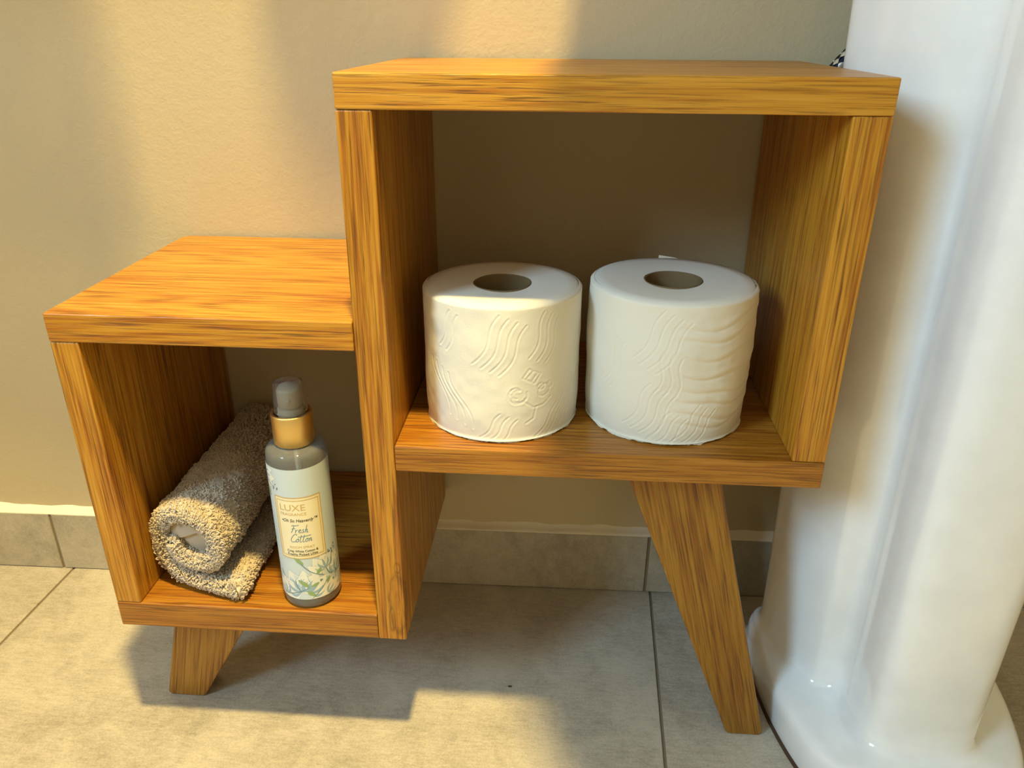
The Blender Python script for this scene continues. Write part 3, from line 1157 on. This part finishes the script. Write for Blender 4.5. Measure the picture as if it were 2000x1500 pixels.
# gold collar, pump and clear cap
GC = .0187
V, F = lathe([(.0162, .3500), (GC - .0006, .3500), (GC, .3506), (GC, .3796), (GC - .0003, .3803), (GC - .0010, .3806), (.0162, .3806), (.0158, .3790), (.0158, .352)], BX, BY, 72, close=True)
o = from_arrays('collar', V, F, GOLD, bottle)
o['label'] = 'brushed gold collar'
V, F = lathe([(0, .3525), (.0118, .3525), (.0118, .3838), (.0112, .3848), (.0085, .3850), (.0100, .3865), (.0108, .3872), (.0108, .4020), (.0102, .4038), (.0060, .4050), (0, .4052)], BX, BY, 48)
pump = from_arrays('pump_head', V, F, PUMPM, bottle)
V, F = tube([(BX + .001, BY - .004, .3945), (BX + .003, BY - .0118, .3945)], .0022, 12)
from_arrays('nozzle', V, F, PUMPM, pump)
c0, c1 = .0153, .0131
V, F = lathe([(c0 - .0012, .3812), (c0, .3812), (c0 - .0002, .3835), (c1 + .0004, .4070), (c1 - .0003, .4092), (c1 - .0018, .4104), (0.0, .4108), (0.0, .4094), (c1 - .0022, .4090), (c1 - .0010, .4072), (c0 - .0013, .3835)], BX, BY, 64)
V2 = V
F2 = F + [tuple(10 * 64 + k for k in ()) for _ in ()]
n64 = 64
F2 = F2 + [(10 * n64 + k, 10 * n64 + (k + 1) % n64, (k + 1) % n64, k) for k in range(n64)]
o = from_arrays('cap', V2, F2, CAPM, bottle)
o['label'] = 'clear plastic cap'

# ------------------------------------------------------------------ washbasin on a pedestal
PCX = 0.540
basin = empty('pedestal_washbasin', (PCX * S, 0.10 * S, 0), 'glossy white ceramic pedestal of a washbasin beside the shelf unit', 'washbasin')
col_half = [(0.0, .190), (.050, .190), (.094, .189), (.117, .181), (.1265, .166), (.1230, .140), (.1140, .112), (.1015, .085), (.0875, .0645), (.0690, .0565), (.0605, .0450), (.0612, .0300), (.0605, .0140), (.0585, -.0020), (.0530, -.0160), (.0400, -.0250), (.0200, -.0290), (0.0, -.0300)]
fl_half = [(0.0, .200), (.055, .200), (.098, .199), (.120, .190), (.1280, .172), (.1300, .148), (.1295, .120), (.1275, .092), (.1245, .066), (.1205, .044), (.1160, .024), (.1110, .006), (.1050, -.011), (.0970, -.026), (.0820, -.043), (.0570, -.058), (.0290, -.066), (0.0, -.068)]


def full(half):
    h = np.array(half)
    m = h[1:-1][::-1].copy()
    m[:, 0] *= -1
    return np.concatenate([h, m])


colF = catmull(full(col_half), 6, True)
flF = catmull(full(fl_half), 6, True)
levels = [(0.0, 0, 1, .995), (0.0015, 0, 1, 1.0), (0.030, 0, 1, 1.0), (0.038, 0, 1, .995), (0.0430, .01, 1, .982), (.0465, .06, 1, .97), (.0492, .22, 1, .97), (.0512, .48, 1, .965), (.0530, .72, 1, .955), (.0555, .88, 1, .945), (.0600, .96, 1, .938), (.068, 1, 1, .932), (.085, 1, 1, .932)]
levels += [(z, 1, 1, s) for z, s in [(.12, .935), (.20, .945), (.30, .96), (.42, .98), (.55, 1.0), (.68, 1.02), (.78, 1.04), (.86, 1.08), (.92, 1.16)]]
V = []
cen = np.array([0, .11])
for (z, f, _, s) in levels:
    o2 = flF * (1 - f) + colF * f
    o2 = cen + (o2 - cen) * np.array([s, 1.0 if f < .5 else .5 + s * .5])
    V += [(PCX + p[0], p[1], z + .0008) for p in o2]
nn_ = len(colF)
F = []
for i in range(len(levels) - 1):
    for k in range(nn_):
        l = (k + 1) % nn_
        F.append((i * nn_ + k, i * nn_ + l, (i + 1) * nn_ + l, (i + 1) * nn_ + k))
F.append(tuple(range(nn_)))
ped = from_arrays('pedestal', V, F, CERAMIC, basin)
# thin line of brown sealant round the foot
V, F = [], []
for p in flF:
    for (s, z) in [(1.0, .0045), (1.012, .0012), (1.016, .0002), (.98, .0002)]:
        q = cen + (p - cen) * s
        V.append((PCX + q[0], q[1], z))
for k in range(nn_):
    l = (k + 1) % nn_
    for m in range(3):
        F.append((k * 4 + m, l * 4 + m, l * 4 + m + 1, k * 4 + m + 1))
from_arrays('foot_sealant', V, F, DARK_SEAL, basin)


# bowl above the picture: rim, underside and hollow
def basin_section(hw, yf, yb, n=64, e=3.4):
    out = []
    for k in range(n):
        a = 2 * math.pi * k / n
        c, s = math.cos(a), math.sin(a)
        x = hw * abs(c) ** (2 / e) * (1 if c >= 0 else -1)
        y = abs(s) ** (2 / e) * (1 if s >= 0 else -1)
        out.append((PCX + x, (yf + yb) / 2 + y * (yb - yf) / 2))
    return out


yb_ = wall_y(.2) - .001
secs = [(.16, .02, .24, .905), (.25, -.12, yb_ - .01, .945), (.335, -.26, yb_, 1.00), (.372, -.315, yb_, 1.05), (.377, -.325, yb_, 1.105), (.372, -.32, yb_ - .002, 1.12), (.335, -.28, yb_ - .09, 1.12), (.315, -.25, yb_ - .10, 1.10), (.24, -.17, yb_ - .14, 1.02), (.10, -.05, yb_ - .2, .985)]
V, F = [], []
for (hw, yf, yb, z) in secs:
    V += [(x, y, z) for x, y in basin_section(hw, yf, yb)]
for i in range(len(secs) - 1):
    for k in range(64):
        l = (k + 1) % 64
        F.append((i * 64 + k, i * 64 + l, (i + 1) * 64 + l, (i + 1) * 64 + k))
F.append(tuple(range(64)))
F.append(tuple((len(secs) - 1) * 64 + k for k in range(64)))
from_arrays('bowl', V, F, CERAMIC, basin)

# braided water hose between pedestal and wall
n_ = N('braided_steel')
_c = n_.coord()
_uv = n_.node('ShaderNodeTexCoord').outputs['UV']
_s = n_.node('ShaderNodeSeparateXYZ')
n_.set(_s, 0, _uv)
_a = n_.math('ADD', n_.math('MULTIPLY', _s.outputs[0], 4.0), n_.math('MULTIPLY', _s.outputs[1], 13.0))
_b = n_.math('SUBTRACT', n_.math('MULTIPLY', _s.outputs[0], 4.0), n_.math('MULTIPLY', _s.outputs[1], 13.0))
_k = n_.math('MULTIPLY', n_.math('SINE', n_.math('MULTIPLY', _a, 6.2832)), n_.math('SINE', n_.math('MULTIPLY', _b, 6.2832)))
_k = n_.rng(_k, -.1, .15)
n_.bump(_k, .8, .0015)
BRAID = n_.out(color=n_.mix(_k, lin((20, 26, 44)), lin((222, 226, 232))), rough=0.25, metal=0.9)
hp = catmull([(.520, .246, .750), (.490, .246, .722), (.4630, .246, .698), (.4400, .246, .677), (.4240, .245, .655), (.4180, .245, .630), (.4200, .247, .600), (.430, .252, .575), (.445, .262, .565)], 10)
V, F = tube(hp, .0082, 20)
uv = [(k / 20, i / len(hp)) for i in range(len(hp)) for k in range(20)]
hose = from_arrays('water_hose', V, F, BRAID, None, uv=uv)
tag(hose, 'braided steel water hose behind the white pedestal', 'hose')

# unseen rail, towel and sponge added above the frame to cast wall shadow bands
CHROME = simple('chrome', (215, 216, 218), 0.12, metal=1.0)
RZ, RY = 1.05, 0.07
rail = empty('shadow_caster_rail', (-0.18, 0.20, RZ), 'unseen chrome rail added to hold the shadow-casting towel and sponge', 'towel rail')
V, F = tube([(-.52, RY, RZ), (.12, RY, RZ)], .008, 16)
from_arrays('bar', V, F, CHROME, rail, scale=1)
for x in (-.50, .10):
    V, F = tube([(x, RY, RZ), (x, wall_y(x / S) * S - .001, RZ)], .007, 14)
    from_arrays('bracket', V, F, CHROME, rail, scale=1)
V, F = [], []
prof = [(RY + .016, .70), (RY + .015, RZ - .02), (RY + .011, RZ + .008), (RY, RZ + .0135), (RY - .011, RZ + .008), (RY - .015, RZ - .02), (RY - .016, .80), (RY - .014, .63)]
pp = catmull(prof, 5)
for i in range(41):
    x = -.48 + .322 * i / 40
    for (y, z) in pp:
        V.append((x, y + .003 * math.sin(x * 60) * (RZ - z), z))
for i in range(40):
    for k in range(len(pp) - 1):
        q = i * len(pp) + k
        F.append((q, q + len(pp), q + len(pp) + 1, q + 1))
n_ = N('open_weave_shade_cloth')
_c = n_.coord()
_h = n_.math('GREATER_THAN', n_.noise(_c, 420, 0, 0.5), 0.495)  # holes let some lamp light through, so the added shadows stay partial
NET = n_.out(color=lin((214, 200, 176)), rough=0.9, spec=0.1, alpha=_h)
bt = from_arrays('shadow_caster_towel', V, F, NET, None, scale=1)  # unseen blocker added for the shadow on the left of the wall
tag(bt, 'unseen thin open-weave towel added to shade the left of the wall', 'towel')
bm = bmesh.new()  # unseen round blocker added for the middle shadow band
bmesh.ops.create_icosphere(bm, subdivisions=5, radius=.058)
for v in bm.verts:
    d_ = v.co.normalized()
    v.co *= 1 + .05 * math.sin(d_.x * 17 + d_.z * 9) * math.sin(d_.y * 15 - d_.z * 13)
    v.co += Vector((0.0115, RY, .963))
sponge = empty('shadow_caster_sponge', (0.0115, RY, .905), 'unseen round net sponge added to shade the middle of the wall', 'sponge')
bm_obj('netting', bm, NET, sponge, smooth=True, scale=1)
V, F = tube(catmull([(.0115, RY, 1.015), (.0085, RY - .011, RZ), (.0115, RY, RZ + .011), (.0145, RY + .011, RZ), (.0115, RY, 1.015)], 6), .0015, 8)
from_arrays('cord', V, F, WEAVE, sponge, scale=1)

# speck of dirt on the floor tile
bm = bmesh.new()
bmesh.ops.create_icosphere(bm, subdivisions=2, radius=.0016)
for v in bm.verts:
    v.co = Vector((v.co.x * 1.5 + .1255, v.co.y * .8 + .087, max(v.co.z * .6, -.0004) + .0005))
sp = bm_obj('dirt_speck', bm, DARK_SEAL, None, smooth=True)
tag(sp, 'tiny dark speck lying on the grey floor tile', 'speck')
